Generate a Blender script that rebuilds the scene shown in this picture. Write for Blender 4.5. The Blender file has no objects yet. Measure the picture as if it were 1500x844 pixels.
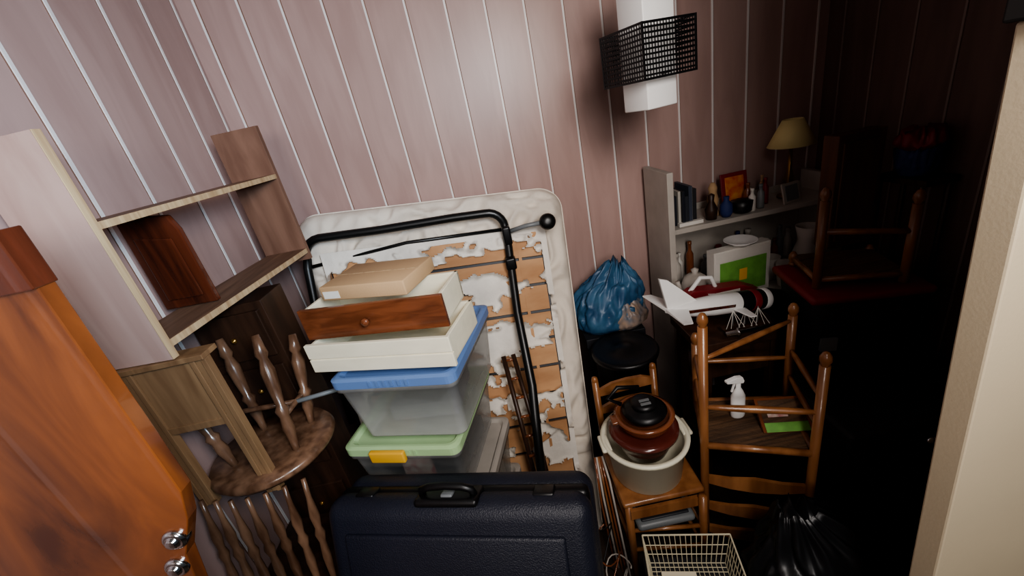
import bpy, math, random
from mathutils import Matrix, Vector, noise
random.seed(7)
V=Vector
# ------------------------------------------------------------------ camera
th=math.radians(23); ro=math.radians(12.3); H=1.95
c,s=math.cos(ro),math.sin(ro)
R0=V((1,0,0));U0=V((0,math.sin(th),math.cos(th)));F=V((0,math.cos(th),-math.sin(th)))
cam=bpy.data.cameras.new("camera"); co=bpy.data.objects.new("camera",cam); bpy.context.collection.objects.link(co)
cam.lens=14.4; cam.clip_start=0.02
m=Matrix((R0*c-U0*s, R0*s+U0*c, -F)).transposed().to_4x4(); m.translation=(0,0,H); co.matrix_world=m
bpy.context.scene.camera=co
try: bpy.context.scene.view_settings.look='AgX - Medium High Contrast'
except Exception as e: print(e)

# ------------------------------------------------------------------ materials
def lin(c): return tuple((x/255/12.92 if x/255<=.04045 else ((x/255+.055)/1.055)**2.4) for x in c)
def mat(name,rgb,rough=.5,var=.25,scale=(8,8,8),bump=.0,bscale=60,metal=0,spec=.5,detail=6,rgb2=None,coat=0,trans=0,alpha=1,dist=0):
    m=bpy.data.materials.new(name); m.use_nodes=True; nt=m.node_tree; N=nt.nodes; L=nt.links
    b=N['Principled BSDF']; b.inputs['Roughness'].default_value=rough; b.inputs['Metallic'].default_value=metal
    b.inputs['Specular IOR Level'].default_value=spec; b.inputs['Coat Weight'].default_value=coat
    b.inputs['Transmission Weight'].default_value=trans; b.inputs['Alpha'].default_value=alpha
    tc=N.new('ShaderNodeTexCoord'); mp=N.new('ShaderNodeMapping'); mp.inputs['Scale'].default_value=scale
    L.new(tc.outputs['Object'],mp.inputs['Vector'])
    n=N.new('ShaderNodeTexNoise'); n.inputs['Scale'].default_value=1; n.inputs['Detail'].default_value=detail; n.inputs['Distortion'].default_value=dist
    L.new(mp.outputs[0],n.inputs['Vector'])
    r=N.new('ShaderNodeValToRGB'); a=lin(rgb); 
    lo=lin(rgb2) if rgb2 else tuple(x*(1-var) for x in a)
    r.color_ramp.elements[0].position=.35; r.color_ramp.elements[1].position=.65
    r.color_ramp.elements[0].color=(*lo,1); r.color_ramp.elements[1].color=(*a,1)
    L.new(n.outputs['Fac'],r.inputs[0]); L.new(r.outputs[0],b.inputs['Base Color'])
    if bump>0:
        n2=N.new('ShaderNodeTexNoise'); n2.inputs['Scale'].default_value=bscale; n2.inputs['Detail'].default_value=4
        L.new(tc.outputs['Object'],n2.inputs['Vector'])
        bp=N.new('ShaderNodeBump'); bp.inputs['Strength'].default_value=bump; bp.inputs['Distance'].default_value=.01
        L.new(n2.outputs['Fac'],bp.inputs['Height']); L.new(bp.outputs[0],b.inputs['Normal'])
    return m
def wood(name,rgb,rgb2,rough=.4,axis='z',coat=0,f=45,spec=.5):
    sc={'z':(f,f,2.5),'x':(2.5,f,f),'y':(f,2.5,f)}[axis]
    return mat(name,rgb,rough,scale=sc,rgb2=rgb2,coat=coat,dist=.6,detail=5,spec=spec)
M_plank=wood('wall_plank',(182,153,146),(171,142,135),.36,'z',f=13)
M_plank_shade=wood('wall_plank_shade',(108,85,78),(94,73,66),.5,'z',f=16)  # darkened plank copy: shade of the right corner put into the colour
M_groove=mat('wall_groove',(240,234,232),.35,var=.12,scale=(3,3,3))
M_groove_shade=mat('wall_groove_shade',(140,124,118),.5,var=.12,scale=(3,3,3))  # groove copy dimmed along with the shaded right wall planks
M_ceil=mat('ceiling_paint',(150,140,132),.8)
M_floor=wood('floor_wood',(60,45,36),(40,30,25),.6,'y')
M_cream=mat('cream_paint',(210,196,168),.6,var=.05,scale=(4,4,4),bump=.04,bscale=150)
M_darkness=mat('darkness_panel',(20,16,15),.8)  # near-black for the added panel that stands in for darkness
M_orange=mat('varnished_orange',(142,80,42),.25,scale=(6,6,1.8),rgb2=(78,40,24),dist=1.4,coat=.4)
M_redbr=mat('varnished_redbrown',(98,48,30),.22,scale=(20,20,2),rgb2=(56,26,17),dist=.8,coat=.5)
M_pine=wood('pine_board',(192,162,150),(174,142,130),.5,'z',f=12)
M_pine2=wood('pine_board_brown',(138,104,86),(114,82,66),.55,'z',f=14)
M_pineh=wood('pine_board_h',(140,108,86),(108,80,62),.6,'y',f=30)
M_edge=wood('pine_edge',(204,178,140),(172,142,108),.6,'z',f=60)
M_oak=wood('oak',(150,118,86),(120,90,64),.45,'z',f=26)
M_wind=mat('windsor_wood',(130,98,76),.28,scale=(30,30,6),rgb2=(86,60,44),coat=.3)
M_dbr=mat('dark_brown_wood',(68,45,32),.4,scale=(25,25,3),rgb2=(45,29,20))
M_drawer=mat('drawer_front_wood',(122,70,44),.3,scale=(4,30,40),rgb2=(92,50,30),dist=.6,coat=.3)
M_crm=mat('cream_wood',(238,228,202),.5,var=.08,scale=(3,30,30))
M_card=mat('cardboard',(190,156,118),.8,var=.08,scale=(6,6,6),bump=.1,bscale=200)
M_white=mat('white_plastic',(240,240,238),.4,var=.04)
M_whited=mat('white_paint_worn',(188,181,172),.5,var=.15)
M_chair=mat('beech_varnish',(158,108,68),.32,scale=(18,18,3),rgb2=(122,78,46),coat=.3)
M_rush=mat('rush_seat',(106,78,54),.8,scale=(4,90,4),rgb2=(66,48,34),bump=.4)
M_navy=mat('navy_shell',(32,35,48),.4,var=.2,scale=(4,4,4),bump=.3,bscale=260)
M_black=mat('black_plastic',(16,16,18),.38,var=.3)
M_blackm=mat('black_metal',(20,22,23),.35,var=.3,spec=.6)
M_bluelid=mat('blue_plastic',(104,132,180),.35,var=.08)
M_greenlid=mat('green_plastic',(176,206,154),.35,var=.08)
M_yellow=mat('yellow_clip',(236,180,64),.4,var=.05)
M_matt=mat('mattress_fabric',(232,222,208),.85,var=.12,scale=(5,5,5),bump=1.0,bscale=9)
M_fab=mat('torn_fabric',(236,230,220),.85,var=.14,scale=(8,8,8),bump=.5,bscale=26)
M_tan=mat('chipboard_tan',(204,160,118),.7,scale=(3,9,9),rgb2=(176,130,90))
M_bag=mat('black_bag',(17,18,21),.34,var=.3,spec=.5)
M_bluebag=mat('blue_bag',(70,112,144),.4,scale=(9,9,9),rgb2=(38,74,110),spec=.45)
M_brbag=mat('bag_contents',(176,150,130),.4,scale=(16,16,16),rgb2=(92,104,118))
M_tub=mat('cream_tub',(236,232,210),.35,var=.05)
M_cass=mat('casserole_red',(98,46,38),.18,var=.3,coat=.5)
M_cass2=mat('casserole_brown',(138,82,54),.18,var=.3,coat=.5)
M_grey=mat('grey_plastic',(120,124,126),.4,var=.1)
M_dgrey=mat('dark_tub',(42,43,48),.5,var=.2)
M_red=mat('red_plastic',(134,34,42),.5,var=.15)
M_wire=mat('white_wire',(216,208,180),.4,var=.05)
M_shade=mat('lampshade_yellow',(246,232,168),.7,var=.06)
M_chrome=mat('chrome',(200,200,200),.15,metal=1,var=.05)
M_green=mat('green_print',(120,180,84),.5,var=.3,scale=(20,20,20))
M_paper=mat('paper',(226,222,214),.7,var=.1)
M_pink=mat('pink_print',(190,120,120),.6,rgb2=(224,214,200),scale=(40,40,40))
M_brass=mat('brass',(160,120,60),.3,metal=.8)
M_blue=mat('blue_cloth',(40,56,110),.7)
M_orp=mat('orange_print',(200,76,46),.5,rgb2=(220,150,70),scale=(25,25,25))
M_brcab=mat('cabinet_brown',(104,66,42),.5,scale=(20,20,3),rgb2=(78,48,32))
def plastic_clear(name,rgb,op):
    m=bpy.data.materials.new(name); m.use_nodes=True; nt=m.node_tree; N=nt.nodes; L=nt.links
    b=N['Principled BSDF']; b.inputs['Base Color'].default_value=(*lin(rgb),1); b.inputs['Roughness'].default_value=.25
    t=N.new('ShaderNodeBsdfTransparent'); t.inputs[0].default_value=(.95,.95,.94,1)
    mx=N.new('ShaderNodeMixShader'); n=N.new('ShaderNodeTexNoise'); n.inputs['Scale'].default_value=5
    mr=N.new('ShaderNodeMapRange'); mr.inputs[3].default_value=op-.08; mr.inputs[4].default_value=op+.08
    L.new(n.outputs['Fac'],mr.inputs[0]); L.new(mr.outputs[0],mx.inputs[0]); L.new(t.outputs[0],mx.inputs[1]); L.new(b.outputs[0],mx.inputs[2])
    L.new(mx.outputs[0],N['Material Output'].inputs[0]); return m
M_clear=plastic_clear('clear_plastic',(206,205,202),.52)

# ------------------------------------------------------------------ builder
class Obj:
    def __init__(s,name,M=None): s.n=name;s.v=[];s.f=[];s.mi=[];s.sm=[];s.mats=[];s.M=M or Matrix()
    def _m(s,m):
        if m not in s.mats: s.mats.append(m)
        return s.mats.index(m)
    def add(s,vs,fs,m,smooth=False,T=None):
        o=len(s.v); X=s.M@(T or Matrix())
        s.v+= [X@V(v) for v in vs]; k=s._m(m)
        for f in fs: s.f.append([i+o for i in f]); s.mi.append(k); s.sm.append(smooth)
    def box(s,a,b,m,T=None):
        x0,y0,z0=a;x1,y1,z1=b
        s.add([(x0,y0,z0),(x1,y0,z0),(x1,y1,z0),(x0,y1,z0),(x0,y0,z1),(x1,y0,z1),(x1,y1,z1),(x0,y1,z1)],
              [(0,3,2,1),(4,5,6,7),(0,1,5,4),(1,2,6,5),(2,3,7,6),(3,0,4,7)],m,T=T)
    def rbox(s,ce,sz,r,m,seg=4,T=None,taper=1):
        import bmesh
        bm=bmesh.new(); bmesh.ops.create_cube(bm,size=1)
        for v in bm.verts:
            k=taper if v.co.z<0 else 1
            v.co=V((v.co.x*sz[0]*k,v.co.y*sz[1]*k,v.co.z*sz[2]))
        bmesh.ops.bevel(bm,geom=list(bm.edges),offset=r,segments=seg,profile=.5,affect='EDGES')
        bm.verts.ensure_lookup_table()
        s.add([v.co+V(ce) for v in bm.verts],[[v.index for v in f.verts] for f in bm.faces],m,True,T); bm.free()
    def tube(s,pts,r,m,n=10,cap=True,rs=None):
        pts=[V(p) for p in pts]; vs=[];fs=[]
        up=V((0,0,1))
        for i,p in enumerate(pts):
            d=(pts[min(i+1,len(pts)-1)]-pts[max(i-1,0)]).normalized()
            if i==0:
                u=d.cross(up); 
                if u.length<.1: u=d.cross(V((1,0,0)))
                u.normalize()
            else:
                u=(u-d*u.dot(d)).normalized()
            w=d.cross(u); rr=rs[i] if rs else r
            for k in range(n):
                a=2*math.pi*k/n; vs.append(p+u*math.cos(a)*rr+w*math.sin(a)*rr)
        for i in range(len(pts)-1):
            for k in range(n): fs.append((i*n+k,i*n+(k+1)%n,(i+1)*n+(k+1)%n,(i+1)*n+k))
        if cap: fs.append(list(range(n))[::-1]); fs.append([(len(pts)-1)*n+k for k in range(n)])
        s.add(vs,fs,m,n>5)
    def turned(s,p0,p1,prof,m,n=12):
        p0=V(p0);p1=V(p1)
        s.tube([p0.lerp(p1,t) for t,_ in prof],0,m,n,rs=[r for _,r in prof])
    def lathe(s,ce,prof,m,n=40,T=None,sx=1,sy=1):
        vs=[];fs=[]
        for r,z in prof:
            for k in range(n):
                a=2*math.pi*k/n; vs.append((ce[0]+r*sx*math.cos(a),ce[1]+r*sy*math.sin(a),ce[2]+z))
        for i in range(len(prof)-1):
            for k in range(n): fs.append((i*n+k,i*n+(k+1)%n,(i+1)*n+(k+1)%n,(i+1)*n+k))
        fs.append(list(range(n))[::-1]); fs.append([(len(prof)-1)*n+k for k in range(n)])
        s.add(vs,fs,m,True,T)
    def prism(s,poly,d,m,T=None):
        n=len(poly); vs=[(x,0,z) for x,z in poly]+[(x,d,z) for x,z in poly]
        fs=[list(range(n)),[n+i for i in range(n)][::-1]]+[(i,n+i,n+(i+1)%n,(i+1)%n) for i in range(n)]
        s.add(vs,fs,m,T=T)
    def sack(s,ce,prof,m,seed=0,n=120,pleat=.12,lean=(0,0),sy=1,fz=7,fa=2.6):
        vs=[];fs=[];P=[]
        for i in range(len(prof)-1):
            a,b_=prof[i],prof[i+1]
            for k in range(5): P.append(tuple(a[j]+(b_[j]-a[j])*k/5 for j in range(3)))
        P.append(prof[-1]); zt=P[-1][1]
        for r,z,w in P:
            for k in range(n):
                a=2*math.pi*k/n; q=V((math.cos(a)*fa,math.sin(a)*fa,z*fz+seed))
                f=1-2.2*abs(noise.noise(q)); g=noise.noise(q*2.3); h=noise.noise(V((math.cos(a),math.sin(a),z*6+seed*2)))
                f2=1-2.2*abs(noise.noise(V((q.x*1.5+q.z,q.y*1.5-q.z,q.z*2.2))))
                rr=r*(1+w*pleat*(f*.7+f2*.6+g*.5)+.14*h)
                zz=z+.03*w*g*min(1,z/.05)
                vs.append((ce[0]+rr*math.cos(a)+lean[0]*(z/zt)**2,ce[1]+rr*sy*math.sin(a)+lean[1]*(z/zt)**2,ce[2]+zz if z>0.001 else ce[2]))
        for i in range(len(P)-1):
            for k in range(n): fs.append((i*n+k,i*n+(k+1)%n,(i+1)*n+(k+1)%n,(i+1)*n+k))
        fs.append(list(range(n))[::-1]); fs.append([(len(P)-1)*n+k for k in range(n)])
        s.add(vs,fs,m,True)
    def done(s,bevel=0,subs=0):
        me=bpy.data.meshes.new(s.n); mn=V((min(v.x for v in s.v),min(v.y for v in s.v),min(v.z for v in s.v))); mx=V((max(v.x for v in s.v),max(v.y for v in s.v),max(v.z for v in s.v)))
        o0=V(((mn.x+mx.x)/2,(mn.y+mx.y)/2,mn.z))
        me.from_pydata([v-o0 for v in s.v],[],s.f)
        for m in s.mats: me.materials.append(m)
        for i,p in enumerate(me.polygons): p.material_index=s.mi[i]; p.use_smooth=s.sm[i]
        me.update(); me.validate()
        o=bpy.data.objects.new(s.n,me); o.location=o0; bpy.context.collection.objects.link(o)
        if bevel:
            b=o.modifiers.new('b','BEVEL'); b.width=bevel; b.segments=2; b.limit_method='ANGLE'; b.angle_limit=math.radians(50)
        if subs:
            b=o.modifiers.new('s','SUBSURF'); b.levels=subs;b.render_levels=subs
        return o
def TR(x,y,z,yaw=0,px=0,ry=0):
    return Matrix.Translation((x,y,z))@Matrix.Rotation(math.radians(yaw),4,'Z')@Matrix.Rotation(math.radians(px),4,'X')@Matrix.Rotation(math.radians(ry),4,'Y')

# ------------------------------------------------------------------ room
XL,XR,YB,ZC=-1.15,1.78,2.2,2.7
b=Obj('wall_back'); b.box((XL-.1,YB,0),(XR+.1,YB+.1,ZC),M_plank)
x=-1.075
while x<XR:
    b.box((x-.0045,YB-.004,0),(x+.0045,YB+.001,ZC),M_groove); b.box((x+.0045,YB-.0005,0),(x+.0085,YB+.001,ZC),M_pine2)
    x+=.175
b.done()
b=Obj('wall_left'); b.box((XL-.1,-2.6,0),(XL,YB,ZC),M_plank)
for y in [2.17-.215*i for i in range(22)]:
    b.box((XL-.001,y-.0055,0),(XL+.004,y+.0055,ZC),M_groove); b.box((XL-.001,y-.0095,0),(XL+.0005,y-.0055,ZC),M_pine2)
b.done()
b=Obj('wall_right'); b.box((XR,.55,0),(XR+.1,YB,ZC),M_plank_shade)  # shade on this wall is partly in its darker plank colour
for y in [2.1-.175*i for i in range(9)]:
    b.box((XR-.004,y-.004,0),(XR+.001,y+.004,ZC),M_groove_shade)
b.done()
b=Obj('wall_front'); b.prism([(.815,0),(XR+.6,0),(XR+.6,1.925),(.69,1.925)],.05,M_cream,TR(0,.50,0)); b.prism([(.67,1.926),(XR+.6,1.926),(XR+.6,ZC),(.67,ZC)],.05,M_darkness,TR(0,.50,0)); b.done(.004)  # upper near-black panel added as darkness above the cream part, stops light spill
b=Obj('floor'); b.box((XL-.1,-2.6,-.08),(XR+.1,YB+.1,0),M_floor); b.done()
b=Obj('ceiling'); b.box((XL-.1,-2.6,ZC),(XR+.1,YB+.1,ZC+.08),M_ceil); b.done()

# ------------------------------------------------------------------ mattress (leaning on the back wall)
BL,BR,TRc,TL=V((-.80,1.33,0)),V((.19,1.33,0)),V((.35,2.06,1.58)),V((-1.0,2.06,1.71))
NRM=V((0,-.908,.418))
def quad(s_,t_): return (BL.lerp(BR,s_)).lerp(TL.lerp(TRc,s_),t_)
def rounded(s_,t_,r=.09):
    W,Hh=1.3,1.75; X=s_*W;Y=t_*Hh; rr=r*1.3
    for cx,cy,ok in ((W-rr,Hh-rr,X>W-rr and Y>Hh-rr),(rr,Hh-rr,X<rr and Y>Hh-rr)):
        if ok:
            dx,dy=X-cx,Y-cy; L=math.hypot(dx,dy); mxx=max(abs(dx),abs(dy))
            if L>0: X=cx+dx*mxx/L;Y=cy+dy*mxx/L
    return X/W,Y/Hh
b=Obj('mattress'); n=140; vs=[];fs=[];T=.13
for j in range(n+1):
    for i in range(n+1):
        a0,t0=i/n,j/n; a,t=rounded(a0,t0); p=quad(a,t)
        d=min(a0*1.3,(1-a0)*1.3,t0*1.75,(1-t0)*1.75); e=min(1,d/.06)
        h=T*.5*math.sqrt(1-(1-e)**2)
        rad=noise.noise(V((p.x*4,p.y*4,p.z*4)))
        w=.018*noise.noise(p*6)+.034*(1-2.6*abs(noise.noise(V((p.x*8+p.z*6+rad*2,p.y*3,p.z*10-p.x*5+rad*3)))))
        w=min(w,.03)
        vs.append(p+NRM*(h-T*.5+w*e*.8-.014))
nn=len(vs)
for j in range(n+1):
    for i in range(n+1):
        a0,t0=i/n,j/n; a,t=rounded(a0,t0); d=min(a0*1.3,(1-a0)*1.3,t0*1.75,(1-t0)*1.75); e=min(1,d/.06)
        vs.append(quad(a,t)-NRM*(T*.5+T*.45*math.sqrt(1-(1-e)**2)))
for j in range(n):
    for i in range(n):
        q=j*(n+1)+i; fs.append((q,q+1,q+n+2,q+n+1)); fs.append((nn+q,nn+q+n+1,nn+q+n+2,nn+q+1))
for i in range(n):
    for a0,a1 in ((i,i+1),(n*(n+1)+i+1,n*(n+1)+i)): fs.append((a1,a0,nn+a0,nn+a1))
    for a0,a1 in (((i+1)*(n+1),i*(n+1)),(i*(n+1)+n,(i+1)*(n+1)+n)): fs.append((a1,a0,nn+a0,nn+a1))
b.add(vs,fs,M_matt,True)
b.done()

# torn divan base lying against it
b=Obj('torn_bed_base')
def slab(s0,s1,t0,t1,o0,o1,m):
    P=[quad(s0,t0),quad(s1,t0),quad(s1,t1),quad(s0,t1)]
    b.add([p+NRM*o0 for p in P]+[p+NRM*o1 for p in P],[(0,3,2,1),(4,5,6,7),(0,1,5,4),(1,2,6,5),(2,3,7,6),(3,0,4,7)],m)
S0,S1,T0,T1=.10,.90,.05,.87
slab(S0,S1,T0,T1,.015,.018,M_dgrey)  # dark sheet behind the boards, colours their gaps as shadow
k=11
for i in range(k):
    t=T0+(T1-T0)*i/k; slab(S0+.01,S1-.01,t+.004,t+(T1-T0)/k-.004,.019,.034,M_tan)
slab(.80,.812,T0,T1,.019,.036,M_tan)
NX,NY=190,240; grid={};vs=[];fs=[]
def ab(i,j): return S0-.015+(S1-S0+.03)*i/NX, T0-.01+(T1-T0+.02)*j/NY
def miss(i,j):
    a,t=ab(i,j)
    q=V((a*6.5,t*16,1.7)); v=noise.noise(q)+.5*noise.noise(q*2.3)+.34*noise.noise(V((a*30,t*60,2)))
    band=.30*math.cos((t-T0)/(T1-T0)*11*math.pi)
    edge=min(a-S0,S1-a,t-T0,T1-t)
    return v+band+.04+.3*max(0,(a-.55))-(.7 if edge<.010 else 0)-.9*max(0,t-.80)*(1 if a<.6 else .5)*3
mv={}
for j in range(NY+1):
    for i in range(NX+1): mv[i,j]=miss(i,j)
for j in range(NY):
    for i in range(NX):
        if mv[i,j]<.0:
            idx=[]
            for (ii,jj) in ((i,j),(i+1,j),(i+1,j+1),(i,j+1)):
                if (ii,jj) not in grid:
                    a,t=ab(ii,jj)
                    curl=max(0,.20+mv[ii,jj])*.13
                    p=quad(a,t)+NRM*(.037+curl+.005*noise.noise(V((a*18,t*18,5))))
                    grid[ii,jj]=len(vs); vs.append(p)
                idx.append(grid[ii,jj])
            fs.append(idx)
b.add(vs,fs,M_fab,True); b.done()

# black tubular frame
b=Obj('folding_bed_frame')
pts=[(-.92,1.70,.70),(-.94,1.86,1.30),(-.93,1.91,1.46)]
for a in range(0,7):
    an=math.radians(180-15*a); pts.append((-.83+.09*math.cos(an),1.92,1.50+.09*math.sin(an)))
pts+=[(-.55,1.93,1.565),(-.2,1.94,1.545)]
for a in range(0,7):
    an=math.radians(90-15*a); pts.append((-.05+.08*math.cos(an),1.93,1.455+.08*math.sin(an)))
pts+=[(.025,1.88,1.36),(0.0,1.72,1.09),(-.005,1.5,.83),(-.045,1.30,.54),(-.1,1.2,.2),(-.12,1.15,.01)]
b.tube(pts,.020,M_blackm,12)
b.tube([(-.92,1.93,1.46),(-.45,1.94,1.475),(.03,1.93,1.44)],.009,M_blackm,8)
b.tube([(.03,1.90,1.43),(.12,1.87,1.45),(.20,1.85,1.455)],.011,M_grey,8)
b.rbox((.03,1.885,1.42),(.04,.04,.09),.01,M_black)
b.rbox((.02,1.83,1.30),(.05,.05,.06),.01,M_black)
b.lathe((0,0,0),[(.012,-.03),(.03,-.028),(.038,-.01),(.038,.01),(.03,.026),(.01,.03)],M_black,24,T=TR(.225,1.845,1.455,0,75))
b.done()

# wooden airer stored beside the boxes
b=Obj('wooden_clothes_airer')
for x0,x1 in ((-.105,-.085),(-.06,-.03)):
    b.tube([(x0,1.60,.95),(x1,1.42,.62),(x1+.01,1.33,.30),(x1+.01,1.30,.0)],.011,M_dbr,8)
for t in range(9): b.tube([(-.10+.003*t,1.59-.042*t,.93-.075*t),(-.055+.003*t,1.59-.042*t,.93-.075*t)],.007,M_cass2,8)
b.done()

# ------------------------------------------------------------------ wooden headboard panel at left
b=Obj('wooden_headboard')
b.prism([(-1.14,0),(-.85,0),(-.81,.8),(-.795,1.15),(-.77,1.26),(-.72,1.35),(-.697,1.42),(-.69,1.925),(-1.14,1.925)],.03,M_orange,TR(0,.62,0))
b.box((-1.142,.612,1.85),(-.688,.653,1.94),M_redbr)
for (x,z) in ((-.765,1.31),(-.80,1.235)):
    b.lathe((0,0,0),[(.0,-.02),(.022,-.02),(.024,0),(.018,.006),(.014,.004),(.011,.012),(.0,.014)],M_chrome,28,T=TR(x,.615,z,0,90))
b.done(.006)

# ------------------------------------------------------------------ shelving unit along the left wall
b=Obj('shelving_unit',TR(-.915,1.0,1.532,-5))
b.box((-.185,0,0),(0,.02,.58),M_pine); b.box((-.19,.80,0),(0,.82,.56),M_pine2)
b.box((-.183,.02,.03),(-.002,.80,.05),M_pineh); b.box((-.183,.02,.355),(-.002,.80,.373),M_pineh)
b.box((-.002,0,0),(.001,.02,.58),M_edge); b.box((-.002,.02,.03),(.001,.80,.05),M_edge); b.box((-.002,.02,.355),(.001,.80,.373),M_edge)
b.tube([(-.1,.0,.58),(-.1,.01,.61),(-.09,.01,.62),(-.08,.01,.6)],.002,M_chrome,6)
b.done(.0015)
b=Obj('cabinet_door_panel')
b.prism([(-.09,0),(.09,0),(.085,.24),(.07,.285),(-.03,.30),(-.09,.30)],.02,M_redbr,TR(-1.02,1.28,1.585,-5))
b.prism([(-.06,.03),(.06,.03),(.055,.22),(-.06,.24)],.008,M_redbr,TR(-1.02,1.272,1.585,-5))
b.done(.004)

# oak side table
b=Obj('oak_side_table')
for x in (-1.09,-.885):
    b.box((x,1.0,1.02),(x+.014,1.025,1.515),M_oak); b.box((x+.014,1.003,1.02),(x+.031,1.025,1.515),M_oak); b.box((x+.031,1.0,1.02),(x+.045,1.025,1.515),M_oak)
b.box((-1.045,1.006,1.32),(-.885,1.02,1.515),M_oak); b.box((-1.045,1.002,1.30),(-.885,1.024,1.322),M_oak)
b.box((-1.09,.995,1.515),(-.84,1.06,1.53),M_oak)
b.done(.0015)

# chest behind
b=Obj('chest_of_drawers')
b.box((-1.13,1.36,0),(-.86,1.52,1.53),M_dbr)
for z in (.2,.5,.8,1.1,1.32):
    b.box((-1.11,1.345,z),(-.88,1.362,z+.18),M_dbr); b.lathe((0,0,0),[(.006,0),(.012,.012),(.0,.02)],M_brass,12,T=TR(-.995,1.345,z+.09,0,90))
b.done(.003)

# ------------------------------------------------------------------ windsor chair, upside down
b=Obj('windsor_chair')
b.lathe((-.90,1.14,1.06),[(.14,0),(.19,.004),(.2,.02),(.19,.036),(.1,.032)],M_wind,40,sy=.95)
LEG=[(0,.011),(.1,.013),(.2,.019),(.3,.015),(.36,.022),(.4,.013),(.55,.019),(.7,.022),(.8,.013),(.84,.02),(.9,.016),(1,.012)]
for p0,p1 in (((-.80,1.09,1.09),(-.825,1.20,1.47)),((-1.0,1.08,1.09),(-1.085,1.12,1.40)),((-.98,1.24,1.09),(-1.02,1.31,1.44)),((-.80,1.22,1.09),(-.78,1.31,1.40))):
    b.turned(p0,p1,LEG[::-1],M_wind)
b.tube([(-.81,1.13,1.20),(-.795,1.28,1.20)],.009,M_wind,8)
b.tube([(-.80,1.2,1.2),(-.62,1.26,1.18)],.008,M_grey,8)
b.tube([(-1.01,1.18,1.22),(-.80,1.2,1.20)],.009,M_wind,8)
SP=[(0,.007),(.15,.008),(.3,.015),(.4,.010),(.45,.016),(.52,.010),(.65,.014),(.85,.009),(1,.007)]
for i in range(7):
    u=i/6; x=-1.07+.32*u; yy=.985-.03*math.sin(math.pi*u)
    b.turned((x,yy,1.06),(-1.10+.31*u,.93,.60),SP,M_wind)
b.tube([(-1.12,.93,.60),(-1.0,.92,.59),(-.85,.92,.59),(-.77,.93,.60)],.02,M_wind,10)
b.done()
b=Obj('wooden_table'); b.box((-1.13,.66,.53),(-.76,1.30,.57),M_dbr)
for x,y in ((-1.11,.68),(-.80,.68),(-1.11,1.26),(-.80,1.26)): b.box((x,y,0),(x+.03,y+.03,.53),M_dbr)
b.box((-1.10,.70,.45),(-.79,.71,.53),M_dbr); b.done(.003)

# ------------------------------------------------------------------ storage boxes
def storage_box(name,cx,cy,z0,h,lid,yaw=-15,w=.43,d=.46,clip=None,inside=None,walls=M_clear):
    b=Obj(name,TR(cx,cy,z0,yaw))
    W0,D0,W1,D1=w*.84/2,d*.86/2,w*.95/2,d*.95/2; hh=h-.035
    def ring(W,D,z,r=.03,n=5):
        o=[]
        for sx,sy,a0 in ((1,1,0),(-1,1,90),(-1,-1,180),(1,-1,270)):
            for k in range(n+1):
                a=math.radians(a0+90*k/n); o.append((sx*(W-r)+r*math.cos(a),sy*(D-r)+r*math.sin(a),z))
        return o
    rings=[ring(W0,D0,0.002),ring(W0*.99+W1*.01,D0,.006),ring(W1,D1,hh-.03),ring(W1+.008,D1+.008,hh-.028),ring(W1+.008,D1+.008,hh)]
    n=len(rings[0]);vs=sum(rings,[]);fs=[]
    for i in range(len(rings)-1):
        for k in range(n): fs.append((i*n+k,i*n+(k+1)%n,(i+1)*n+(k+1)%n,(i+1)*n+k))
    fs.append(list(range(n))[::-1]); b.add(vs,fs,walls,True)
    L=[ring(w/2,d/2,hh-.012,.03),ring(w/2,d/2,hh+.015,.03),ring(w/2-.012,d/2-.012,hh+.02,.03),ring(w/2-.02,d/2-.02,hh+.02,.03),ring(w/2-.03,d/2-.03,hh+.008,.03)]
    vs=sum(L,[]);fs=[]
    for i in range(len(L)-1):
        for k in range(n): fs.append((i*n+k,i*n+(k+1)%n,(i+1)*n+(k+1)%n,(i+1)*n+k))
    fs.append([(len(L)-1)*n+k for k in range(n)]); fs.append(list(range(n))[::-1]); b.add(vs,fs,lid,False)
    for k in range(6): b.box((-.07+.025*k,-d/2-.004,hh-.005),(-.06+.025*k,-d/2+.002,hh+.014),lid)
    if clip:
        b.rbox((-.04,-d/2-.008,hh-.005),(.13,.02,.045),.006,clip); 
    if inside:
        for (a,c_,mm,rz) in inside: b.box(a,c_,mm,T=Matrix.Rotation(rz,4,'Z'))
    b.done()
storage_box('storage_box',-.37,1.293,1.03,.275,M_bluelid,inside=[((-.12,-.12,.01),(.12,.1,.07),M_grey,.1),((-.05,-.1,.075),(.10,.12,.09),M_dgrey,-.2)])
storage_box('storage_box',-.43,1.31,.745,.275,M_greenlid,clip=M_yellow,inside=[((-.05,-.185,.02),(.06,-.17,.18),M_pink,.05),((-.15,-.12,.01),(.15,.14,.08),M_grey,-.1)])
storage_box('storage_box',-.40,1.30,.46,.28,M_whited,inside=[((-.16,-.14,.01),(.15,.16,.18),M_paper,-.1)])
storage_box('storage_box',-.40,1.30,.0,.46,M_whited,inside=[((-.16,-.14,.01),(.15,.16,.3),M_card,-.1)])

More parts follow.
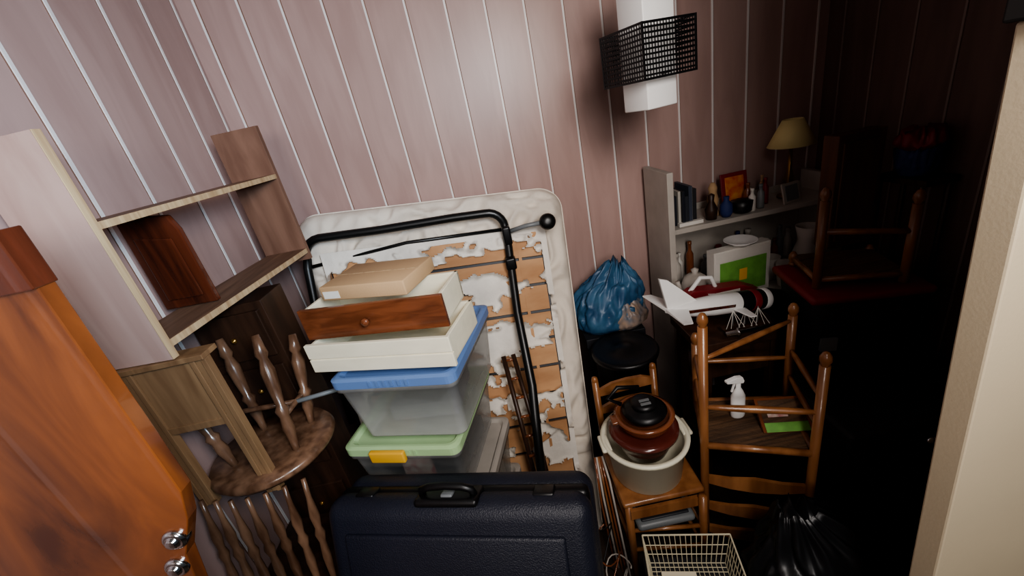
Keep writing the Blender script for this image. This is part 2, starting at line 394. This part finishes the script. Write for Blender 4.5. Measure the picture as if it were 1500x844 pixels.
# drawers on top
def drawer(name,x,y,z,yaw,w,d,h,front,side,knob=None,groove=False):
    b=Obj(name,TR(x,y,z,yaw)); t=.014
    if groove:
        b.box((0,0,0),(w,t,h*.46),front); b.box((0,0,h*.5),(w,t,h),front); b.box((.004,.004,h*.4),(w-.004,t,h*.6),side)
    else: b.box((0,0,0),(w,t,h),front)
    b.box((.008,t,.004),(.02,d,h-.006),side); b.box((w-.02,t,.004),(w-.008,d,h-.006),side); b.box((.008,d-t,.004),(w-.008,d,h-.006),side); b.box((.008,t,.006),(w-.008,d-t,.012),side)
    if knob: b.lathe((0,0,0),[(.006,0),(.006,.01),(.013,.016),(.012,.024),(.0,.028)],knob,20,T=TR(w/2-.01,0,h/2,0,90))
    b.done(.002)
drawer('cream_drawer',-.685,1.175,1.307,-17,.50,.25,.10,M_crm,M_crm,groove=True)
drawer('wooden_drawer',-.675,1.205,1.41,-14,.485,.20,.105,M_drawer,M_crm,M_drawer)
b=Obj('cardboard_parcel',TR(-.60,1.245,1.516,-20)); b.rbox((.155,.10,.024),(.31,.20,.048),.004,M_card,2); b.box((.01,-.0015,.008),(.07,.002,.032),M_paper); b.box((.0,.098,.048),(.31,.102,.0486),M_edge); b.done()

# ------------------------------------------------------------------ suitcase, leaning back
b=Obj('suitcase',TR(-.745,.735,.47,-13.5,-20))
b.rbox((.40,.052,.28),(.80,.104,.57),.05,M_navy,6); b.rbox((.40,.158,.28),(.80,.104,.57),.05,M_navy,6)
b.rbox((.40,.105,.28),(.785,.05,.555),.02,M_black,3)
b.rbox((.40,-.002,.27),(.65,.02,.42),.009,M_navy,3)
b.rbox((.395,.05,.562),(.19,.085,.024),.01,M_black,3)
pts=[(.315,.045,.565),(.32,.035,.592),(.345,.03,.602),(.395,.03,.605),(.445,.03,.602),(.47,.035,.592),(.475,.045,.565)]
b.tube(pts,.011,M_black,10); b.rbox((.395,.04,.574),(.035,.03,.014),.004,M_grey,2)
for x in (.12,.67): b.rbox((x,.07,.563),(.06,.05,.014),.005,M_black,2)
b.done()
b=Obj('cardboard_crate'); b.M=TR(-.66,.72,0,-13.5); b.box((0,0.01,0),(.66,.22,.39),M_card); b.done(.003)

# ------------------------------------------------------------------ pendant
b=Obj('pendant_lamp',TR(.61,1.525,0,19))
b.rbox((0,0,2.08),(.125,.125,.44),.004,M_white,2); b.tube([(0,0,2.3),(0,0,2.7)],.004,M_white,6); b.lathe((0,0,2.66),[(.0,0),(.05,.01),(.05,.04)],M_white,24)
a=.105
for k in range(4):
    T=Matrix.Rotation(k*math.pi/2,4,'Z')
    b.box((-a,-a-.002,1.95),(a,-a+.002,1.957),M_black,T); b.box((-a,-a-.002,2.105),(a,-a+.002,2.112),M_black,T); b.box((-a-.003,-a-.003,1.95),(-a+.003,-a+.003,2.112),M_black,T)
    for i in range(1,18):
        x=-a+2*a*i/18; b.box((x-.0012,-a-.0012,1.95),(x+.0012,-a+.0012,2.11),M_black,T)
    for i in range(1,11):
        z=1.95+.16*i/11; b.box((-a,-a-.0012,z-.003),(a,-a+.0012,z+.003),M_black,T)
    b.box((-.003,-a,1.96),(.003,-.06,1.966),M_black,T)
b.done()

# ------------------------------------------------------------------ bookcase & contents
b=Obj('white_bookcase')
b.box((.80,1.86,0),(.83,2.15,1.55),M_whited); b.box((1.66,1.86,0),(1.69,2.15,1.36),M_whited)
b.box((.83,1.88,1.24),(1.66,2.15,1.265),M_whited); b.box((.83,2.14,.4),(1.66,2.15,1.30),M_whited); b.box((.83,1.88,.55),(1.66,2.15,.57),M_whited); b.box((.83,1.73,.88),(1.66,2.14,.90),M_whited)
b.prism([(1.60,1.26),(1.67,1.26),(1.67,1.46),(1.64,1.44),(1.61,1.36)],.02,M_whited,TR(0,1.88,0))
b.done(.003)
b=Obj('books'); x=.86
cols=[(30,34,44),(190,186,176),(24,28,40),(40,44,52),(60,66,80),(206,200,190),(40,40,44)]
for i in range(7):
    w=random.uniform(.014,.026);h=random.uniform(.14,.2); d0=random.uniform(-.02,.02)
    b.box((x,1.93+d0,1.267),(x+w-.002,2.07,1.267+h),mat('book_cover',cols[i],.5,var=.1)); x+=w
b.box((.87,1.90,1.267),(.99,1.925,1.285),M_paper)
b.done(.001)
b=Obj('framed_picture',TR(1.18,2.06,1.267,0,-10)); b.box((0,0,0),(.14,.012,.17),M_red); b.box((.02,-.003,.02),(.12,.001,.15),M_orp); b.done(.002)
b=Obj('framed_photo',TR(1.40,1.90,1.267,12,-14)); b.box((0,0,0),(.10,.01,.10),M_whited); b.box((.012,-.003,.012),(.088,.001,.088),M_grey); b.done(.002)
b=Obj('ornament_figurine'); b.lathe((1.08,1.98,1.267),[(.03,0),(.032,.01),(.02,.04),(.028,.08),(.018,.12),(.022,.14),(.01,.165)],M_card,24); b.lathe((1.045,1.93,1.267),[(.025,0),(.03,.05),(.012,.09),(.016,.12),(.0,.13)],M_dbr,24); b.done()
b=Obj('blue_ornament'); b.lathe((1.115,1.92,1.267),[(.02,0),(.03,.02),(.028,.06),(.012,.08),(.014,.1)],M_blue,24);b.done()
b=Obj('black_bowl'); b.lathe((1.20,1.93,1.267),[(.03,0),(.045,.01),(.05,.06),(.02,.07)],M_black,24);b.done()
b=Obj('jars_and_bottles')
random.seed(5)
JM=[M_paper,M_cass2,M_grey,M_whited,M_red,M_card,M_blue,M_whited]
for i in range(20):
    h=random.uniform(.08,.15); r=random.uniform(.018,.028)
    if i<7: x=1.245+.028*i; y=(1.92,2.0,1.94,2.07,1.99,2.06,2.08)[i]; z0=1.267; h*=.9; r*=.62
    else: x=.89+.056*(i-7); y=random.uniform(2.0,2.10); z0=.902; h*=1.6
    b.lathe((x,y,z0),[(r,0),(r*1.05,.01),(r,h*.65),(r*.5,h*.75),(r*.5,h*.9),(r*.6,h*.91),(r*.55,h)],JM[i%8],16)
b.done()
b=Obj('table_lamp')
b.lathe((1.50,2.02,1.267),[(.05,0),(.05,.01),(.02,.02),(.012,.05),(.025,.09),(.01,.14),(.008,.27)],M_brass,24)
vs=[];n=32
for r,z in ((.105,1.525),(.045,1.645),(.043,1.645),(.103,1.525)):
    for k in range(n): a=2*math.pi*k/n; vs.append((1.50+r*math.cos(a),2.02+r*math.sin(a),z))
b.add(vs,[(i*n+k,i*n+(k+1)%n,((i+1)%4)*n+(k+1)%n,((i+1)%4)*n+k) for i in range(4) for k in range(n)],M_shade,True)
b.tube([(1.455,2.02,1.62),(1.545,2.02,1.62)],.003,M_brass,6); b.done()

# table in front of the bookcase
b=Obj('side_table')
b.box((.72,1.42,.86),(1.10,1.715,.90),M_dbr); b.box((.76,1.45,.70),(1.08,1.47,.86),M_dbr)
for x,y in ((.74,1.44),(1.04,1.44),(.74,1.66),(1.04,1.66)): b.box((x,y,0),(x+.04,y+.04,.86),M_dbr)
b.box((.75,1.46,.3),(1.07,1.69,.32),M_dbr)
b.done(.003)
b=Obj('cereal_box',TR(.965,1.76,.902,4)); b.box((0,0,0),(.29,.06,.25),M_paper); b.box((.03,-.002,.02),(.27,0,.19),M_green); b.box((.01,-.003,.195),(.28,0,.245),M_paper); b.box((.13,-.003,.08),(.17,-.001,.14),M_yellow); b.done(.002)
b=Obj('jug_vase'); b.lathe((1.46,1.81,.902),[(.05,0),(.065,.04),(.07,.10),(.05,.17),(.04,.2),(.055,.27),(.05,.27),(.03,.2)],M_whited,32)
b.tube([(1.51,1.81,1.14),(1.55,1.81,1.12),(1.56,1.81,1.05),(1.52,1.81,1.0)],.008,M_whited,8); b.done()
b=Obj('teapot'); b.lathe((.895,1.81,.902),[(.04,0),(.062,.04),(.065,.09),(.05,.13),(.03,.145),(.012,.15),(.018,.17),(.0,.18)],M_whited,32)
b.tube([(.84,1.79,.97),(.80,1.77,1.0),(.785,1.76,1.05)],.010,M_whited,8); b.done()
b=Obj('glass_cups'); 
for x,y in ((1.33,1.77),(1.32,1.87)): b.lathe((x,y,.902),[(.03,0),(.035,.01),(.045,.12),(.043,.12),(.03,.01)],M_whited,24)
b.done()
b=Obj('plates_stack'); b.lathe((1.11,1.79,1.154),[(.03,0),(.04,.01),(.075,.03),(.07,.03),(.03,.012)],M_white,30); b.done()

# toy aeroplane
b=Obj('toy_aeroplane',TR(.60,1.47,1.075,9,0,10))
RY=Matrix.Rotation(math.pi/2,4,'Y')
b.lathe((0,0,0),[(.006,0),(.022,.04),(.036,.12),(.044,.22),(.045,.34)],M_white,24,T=RY)
b.lathe((0,0,0),[(.0452,.34),(.046,.38),(.045,.50),(.03,.57),(.01,.60)],M_black,24,T=RY)
b.lathe((0,0,0),[(.0458,.40),(.0475,.405),(.0475,.43),(.0458,.435)],M_red,24,T=RY); b.lathe((0,0,0),[(.0458,.46),(.047,.465),(.047,.485),(.0445,.49)],M_white,24,T=RY)
b.prism([(-.05,.15),(-.01,.14),(.14,.035),(.01,.0)],.012,M_white,TR(0,-.006,0))
def fin(x0,x1,x2,x3,sp,z,th_):
    for sy in (1,-1):
        b.add([(x0,0,z),(x1,0,z),(x2,sp*sy,z+.01),(x3,sp*sy,z+.01),(x0,0,z+th_),(x1,0,z+th_),(x2,sp*sy,z+.01+th_*.5),(x3,sp*sy,z+.01+th_*.5)],[(0,3,2,1),(4,5,6,7),(0,1,5,4),(1,2,6,5),(2,3,7,6),(3,0,4,7)],M_white)
fin(.0,.10,.02,-.02,.15,.0,.012); fin(.30,.36,.33,.30,.13,-.02,.01)
b.box((.08,-.046,.0),(.3,-.040,.012),M_redbr)
b.done(.001)
b=Obj('red_toy_boat',TR(.80,1.64,.912,0)); b.prism([(-.06,.09),(.0,0),(.24,-.01),(.32,.07),(.24,.11),(.0,.13)],.06,M_red); b.tube([(.0,.03,.12),(.05,.03,.18),(.1,.03,.17),(.12,.03,.12)],.01,M_white,8); b.box((.10,-.003,.07),(.22,.0,.10),M_paper); b.done(.004)
b=Obj('toy_sword'); b.turned((.84,1.44,.922),(1.12,1.40,.945),[(0,.012),(.15,.012),(.16,.02),(.18,.02),(.2,.008),(1,.004)],M_chrome,10); b.done()
b=Obj('model_sailing_ship',TR(.84,1.47,.90,-8))
b.prism([(0,.03),(.03,0),(.15,0),(.2,.035)],.03,M_dbr)
for x in (.05,.10,.15): b.tube([(x,.015,.02),(x,.015,.11)],.002,M_grey,6); 
for x in (.05,.10,.15):
    for q in (-.035,-.015,.02,.04): b.tube([(x,.015,.105),(x+q,-.005,.03)],.0012,M_paper,4)
b.done()

# ------------------------------------------------------------------ bin & blue bag
b=Obj('black_bin'); b.lathe((.475,1.69,0),[(.12,0),(.125,.01),(.145,.76),(.158,.765),(.163,.785),(.155,.798),(.14,.785),(.05,.79),(.04,.80),(.0,.80)],M_black,48); b.done()
b=Obj('cardboard_carton'); b.box((.33,1.86,0),(.64,2.16,.77),M_dgrey); b.box((.325,1.855,.72),(.645,2.165,.775),M_dgrey); b.done(.003)
b=Obj('blue_plastic_bag')
b.sack((.48,1.98,.777),[(.15,0,.2),(.175,.03,.6),(.18,.09,1.0),(.165,.16,1.2),(.135,.22,1.4),(.095,.27,1.6),(.06,.31,1.8),(.03,.34,2.2)],M_bluebag,3,n=150,pleat=.13,lean=(.08,0),sy=.7)
b.sack((.55,1.93,.777),[(.09,0,.2),(.12,.03,.6),(.125,.09,1.0),(.09,.14,1.0),(.02,.18,.6)],M_brbag,9,sy=.68,pleat=.16)
b.done()

# ------------------------------------------------------------------ small chair with tub
b=Obj('wooden_chair')
A,B_,C,D=V((.27,1.14,0)),V((.555,1.10,0)),V((.27,1.46,0)),V((.535,1.47,0))
b.rbox((.41,1.30,.45),(.33,.36,.025),.01,M_chair,3)
for p in (A,B_): b.tube([p+V((0,0,0)),p+V((0,0,.45))],.016,M_chair,10)
for p in (C,D): b.tube([p,p+V((0,0,.45)),p+V((0,.02,.80))],.015,M_chair,10); b.lathe(p+V((0,.02,.79)),[(.01,0),(.016,.012),(.012,.028),(.0,.035)],M_chair,12)
for z in (.62,.72):
    b.prism([(0,0),(.265,0),(.265,.03),(.21,.055),(.14,.06),(.07,.055),(0,.03)],.015,M_chair,TR(.27,1.467,z,2))
for z in (.16,.28):
    for p,q in ((A,B_),(A,C),(B_,D)): b.tube([p+V((0,0,z)),q+V((0,0,z))],.009,M_chair,8)
b.box((.27,1.11,.385),(.555,1.125,.43),M_chair)
b.done()
b=Obj('plastic_tub')
b.lathe((.400,1.27,.464),[(.13,0),(.14,.005),(.158,.17),(.174,.175),(.176,.19),(.160,.192),(.150,.17),(.13,.02),(.0,.015)],M_tub,48)
for sx in (-1,1): b.rbox((.400+sx*.165,1.27,.645),(.04,.09,.016),.006,M_tub,2)
b.done()
b=Obj('casserole_dish'); b.lathe((.40,1.275,.63),[(.09,-.05),(.11,0),(.128,.045),(.138,.05),(.138,.063),(.12,.068),(.08,.06)],M_cass,44); b.done()
b=Obj('casserole_dish'); b.lathe((.41,1.28,.698),[(.09,0),(.105,.025),(.112,.045),(.118,.055),(.10,.058),(.095,.04),(.05,.02)],M_cass2,44)
b.rbox((.295,1.28,.747),(.04,.05,.014),.005,M_cass2,2); b.done()
b=Obj('black_pan_lid'); b.lathe((.415,1.285,.757),[(.085,0),(.088,.008),(.07,.02),(.03,.03),(.02,.04),(.0,.042)],M_black,40)
b.lathe((.415,1.285,.79),[(.05,0),(.052,.012),(.04,.02),(.0,.022)],M_black,30); b.box((.395,1.255,.808),(.435,1.265,.815),M_grey); b.box((.395,1.275,.809),(.435,1.285,.816),M_grey)
b.tube([(.34,1.34,.765),(.29,1.36,.79),(.34,1.38,.82),(.43,1.38,.80)],.009,M_black,8);b.done()
b=Obj('food_tray'); b.rbox((.415,1.20,.307),(.24,.17,.035),.015,M_grey,3); b.rbox((.415,1.20,.325),(.20,.13,.012),.005,M_dgrey,2); b.done()
b=Obj('curtain_rods'); 
for i in range(5): b.tube([(.19+.012*i,1.20-.02*i,.0),(.18+.012*i,1.24,.35+.03*i),(.19+.008*i,1.30,.55)],.005,[M_cass2,M_whited,M_chair][i%3],6)
b.done()
b=Obj('tangled_cable')
for q in range(3):
    pts=[]; 
    for i in range(26):
        t=i/25; a=t*9+q*2; pts.append((.14+.05*math.cos(a)+.02*q,1.08+.05*math.sin(a*1.3),.02+.5*t*(1-.3*q)))
    b.tube(pts,.003,[M_black,M_cass2,M_whited][q],6)
b.done()

# ------------------------------------------------------------------ ladder-back chair, upside down
def post(b,x,y,z0,z1,r=.016,tilt=(0,0)):
    b.tube([(x,y,z0),(x+tilt[0],y+tilt[1],z1-.05)],r,M_chair,12); b.lathe((x+tilt[0],y+tilt[1],z1-.052),[(r*.8,0),(r*.7,.006),(r*1.15,.02),(r*1.1,.035),(r*.6,.05),(0,.055)],M_chair,14)
b=Obj('ladder_back_chair')
L,R,B2,FL=V((.59,1.15,0)),V((.915,1.016,0)),V((1.01,1.29,0)),V((.68,1.385,0))
post(b,L.x,L.y,.0,1.23); post(b,R.x,R.y,.0,1.08); post(b,B2.x,B2.y,.60,1.10); post(b,FL.x,FL.y,.60,1.0)
def rung(p,q,z,r=.009): b.turned(p+V((0,0,z)),q+V((0,0,z)),[(0,r*.7),(.15,r),(.5,r*1.3),(.85,r),(1,r*.7)],M_chair,10)
rung(L,R,.84,.011);rung(FL,B2,.86);rung(L,FL,.9);rung(R,B2,.9);rung(L,FL,.78);rung(R,B2,.78);rung(L+V((0,.02,0)),B2,1.03)
for z,rr in ((.655,.013),):
    for p,q in ((L,R),(R,B2),(B2,FL),(FL,L)): b.tube([p+V((0,0,z)),q+V((0,0,z))],rr,M_chair,10)
P4=[L,R,B2,FL]
b.add([p+V((0,0,.635)) for p in P4]+[p+V((0,0,.662)) for p in P4],[(0,3,2,1),(4,5,6,7),(0,1,5,4),(1,2,6,5),(2,3,7,6),(3,0,4,7)],M_rush)
dv=(R-L).normalized(); yaw=math.degrees(math.atan2(dv.y,dv.x)); w=(R-L).length
for z in (.16,.30,.45):
    b.prism([(0,.01),(w*.25,-.012),(w*.5,-.02),(w*.75,-.012),(w,.01),(w,.045),(w*.75,.04),(w*.5,.05),(w*.25,.04),(0,.045)],.014,M_chair,TR(L.x,L.y-.005,z,yaw))
b.done()
b=Obj('spray_bottle'); b.lathe((.78,1.25,.663),[(.026,0),(.028,.01),(.028,.10),(.018,.125),(.010,.14),(.010,.165)],M_white,24,sy=.7)
b.prism([(-.055,.182),(.018,.160),(.022,.170),(.014,.19),(-.01,.196),(-.055,.192)],.018,M_white,TR(.78,1.24,.663,10)); b.prism([(-.020,.170),(-.012,.170),(-.026,.13),(-.033,.13)],.008,M_white,TR(.78,1.246,.663,10)); b.done(.002)
b=Obj('picture_book',TR(.81,1.13,.672,-12,-55)); b.box((0,0,0),(.17,.015,.13),M_cass2); b.box((.01,-.002,.01),(.16,0,.12),M_rush); b.box((.01,-.003,.0),(.16,-.001,.035),M_green); b.box((.03,-.003,.055),(.1,-.001,.08),M_pink); b.done(.002)

# ------------------------------------------------------------------ right dark corner
b=Obj('childs_chair')
pp=[V((1.20,1.42,0)),V((1.47,1.33,0)),V((1.54,1.56,0)),V((1.27,1.65,0))]
for p,zz in zip(pp,(1.47,1.42,1.13,1.13)): post(b,p.x,p.y,1.065,zz,.016)
for i in range(4):
    b.tube([pp[i]+V((0,0,1.10)),pp[(i+1)%4]+V((0,0,1.10))],.012,M_chair,8)
b.tube([pp[0]+V((0,0,1.30)),pp[1]+V((0,0,1.27))],.012,M_chair,8)
b.add([p+V((0,0,1.085)) for p in pp]+[p+V((0,0,1.115)) for p in pp],[(0,3,2,1),(4,5,6,7),(0,1,5,4),(1,2,6,5),(2,3,7,6),(3,0,4,7)],M_rush)
b.done()
b=Obj('plastic_crate',TR(1.14,1.36,.68,-12)); b.rbox((.2,.16,.18),(.38,.32,.36),.03,M_dgrey,3,taper=.85); b.rbox((.2,.16,.365),(.42,.36,.035),.014,M_red,3); b.box((.05,.002,.12),(.11,.02,.18),M_grey); b.done()
b=Obj('dark_storage_trunk'); b.rbox((1.36,1.22,.335),(.6,.38,.67),.02,M_dgrey,3); b.box((1.06,1.025,.5),(1.66,1.035,.52),M_black); b.lathe((0,0,0),[(.0,0),(.02,.0),(.02,.012),(.0,.014)],M_chrome,20,T=TR(1.36,1.03,.58,0,90)); b.done()
b=Obj('dark_wooden_stand'); b.box((1.15,1.42,.0),(1.62,1.70,.67),M_dbr); b.box((1.17,1.41,.1),(1.60,1.42,.6),M_dbr); b.done(.004)
b=Obj('brown_cabinet'); b.box((1.40,1.62,1.118),(1.60,1.70,1.60),M_brcab); b.box((1.42,1.612,1.15),(1.58,1.62,1.57),M_brcab); b.done(.004)
b=Obj('tall_plant_stand'); 
for x,y in ((1.64,1.48),(1.75,1.48),(1.64,1.66),(1.75,1.66)): b.tube([(x,y,0),(x,y,1.38)],.01,M_dbr,8)
b.box((1.63,1.46,1.37),(1.765,1.68,1.395),M_dbr); b.box((1.63,1.46,.5),(1.765,1.68,.52),M_dbr); b.done(.003)
b=Obj('bundle_of_clothes')
b.sack((1.695,1.57,1.397),[(.05,0,.3),(.06,.04,1),(.055,.10,1.4),(.03,.13,1)],M_blue,4,n=60,pleat=.2)
b.sack((1.69,1.57,1.50),[(.05,0,.5),(.065,.02,1.2),(.05,.06,1.5),(.02,.08,1)],M_red,6,n=60,pleat=.2)
b.done()

# black bin bags on the floor
b=Obj('black_bin_bag')
b.sack((.92,.80,0),[(.20,0,.2),(.25,.05,.5),(.26,.16,.8),(.26,.28,1.0),(.23,.37,1.2),(.18,.46,1.3),(.12,.54,1.4),(.05,.62,1.6)],M_bag,5,n=160,pleat=.17,lean=(-.18,.06),sy=.66,fz=3.5,fa=1.7)
b.done()
b=Obj('black_bin_bag')
b.sack((1.38,.80,0),[(.15,0,.2),(.20,.05,.6),(.22,.14,.9),(.20,.24,1.2),(.13,.34,1.4),(.05,.42,1.6)],M_bag,8,n=140,pleat=.17,sy=.75,fz=3.5,fa=1.7)
b.done()

# wire basket
b=Obj('wire_basket',TR(.40,.87,.31,-12))
W,D,hh=.15,.10,.14
for z in (0,.045,.09,hh):
    r=.003 if z==hh else .0017; k_=.88+.12*z/hh
    q=[(-W*k_,-D*k_,z),(W*k_,-D*k_,z),(W*k_,D*k_,z),(-W*k_,D*k_,z)]
    for i in range(4): b.tube([q[i],q[(i+1)%4]],r,M_wire,5)
for i in range(17):
    x=-W+2*W*i/16
    for sy in (-1,1): b.tube([(x*.88,sy*D*.88,0),(x,sy*D,hh)],.0015,M_wire,5)
    b.tube([(x*.88,-D*.88,0),(x*.88,D*.88,0)],.0015,M_wire,5)
for i in range(1,11):
    y=-D+2*D*i/11
    for sx in (-1,1): b.tube([(sx*W*.88,y*.88,0),(sx*W,y,hh)],.0015,M_wire,5)
    b.tube([(-W*.88,y*.88,0),(W*.88,y*.88,0)],.0015,M_wire,5)
b.box((-.1,-.05,.004),(.02,.05,.012),M_crm)
b.done()
b=Obj('dark_box'); b.M=TR(.40,.87,0,-12); b.box((-.15,-.11,0),(.15,.11,.307),M_dgrey); b.box((-.155,-.115,.27),(.155,.115,.305),M_dgrey); b.done(.003)

# ------------------------------------------------------------------ light
def area(name,loc,target,size,energy,col,spread=180):
    l=bpy.data.lights.new(name,'AREA'); l.shape='RECTANGLE'; l.size=size[0]; l.size_y=size[1]; l.energy=energy; l.color=col; l.spread=math.radians(spread)
    o=bpy.data.objects.new(name,l); o.location=loc; d=V(target)-V(loc); o.rotation_euler=d.to_track_quat('-Z','Y').to_euler(); bpy.context.collection.objects.link(o)
area('doorway_light',(.44,-.22,2.42),(-.3,2.2,1.3),(.50,.46),16.5,(1,.93,.88),140)
area('hallway_light',(-.08,-1.9,2.3),(-.1,2.2,1.3),(.8,.6),29,(1,.94,.90))
area('window_light',(.40,-.4,2.2),(-1.2,1.15,2.15),(.4,.4),11,(.54,.77,1),90)
w=bpy.data.worlds.new('w'); bpy.context.scene.world=w; w.use_nodes=True; w.node_tree.nodes['Background'].inputs[0].default_value=(.9,.92,1,1); w.node_tree.nodes['Background'].inputs[1].default_value=.05
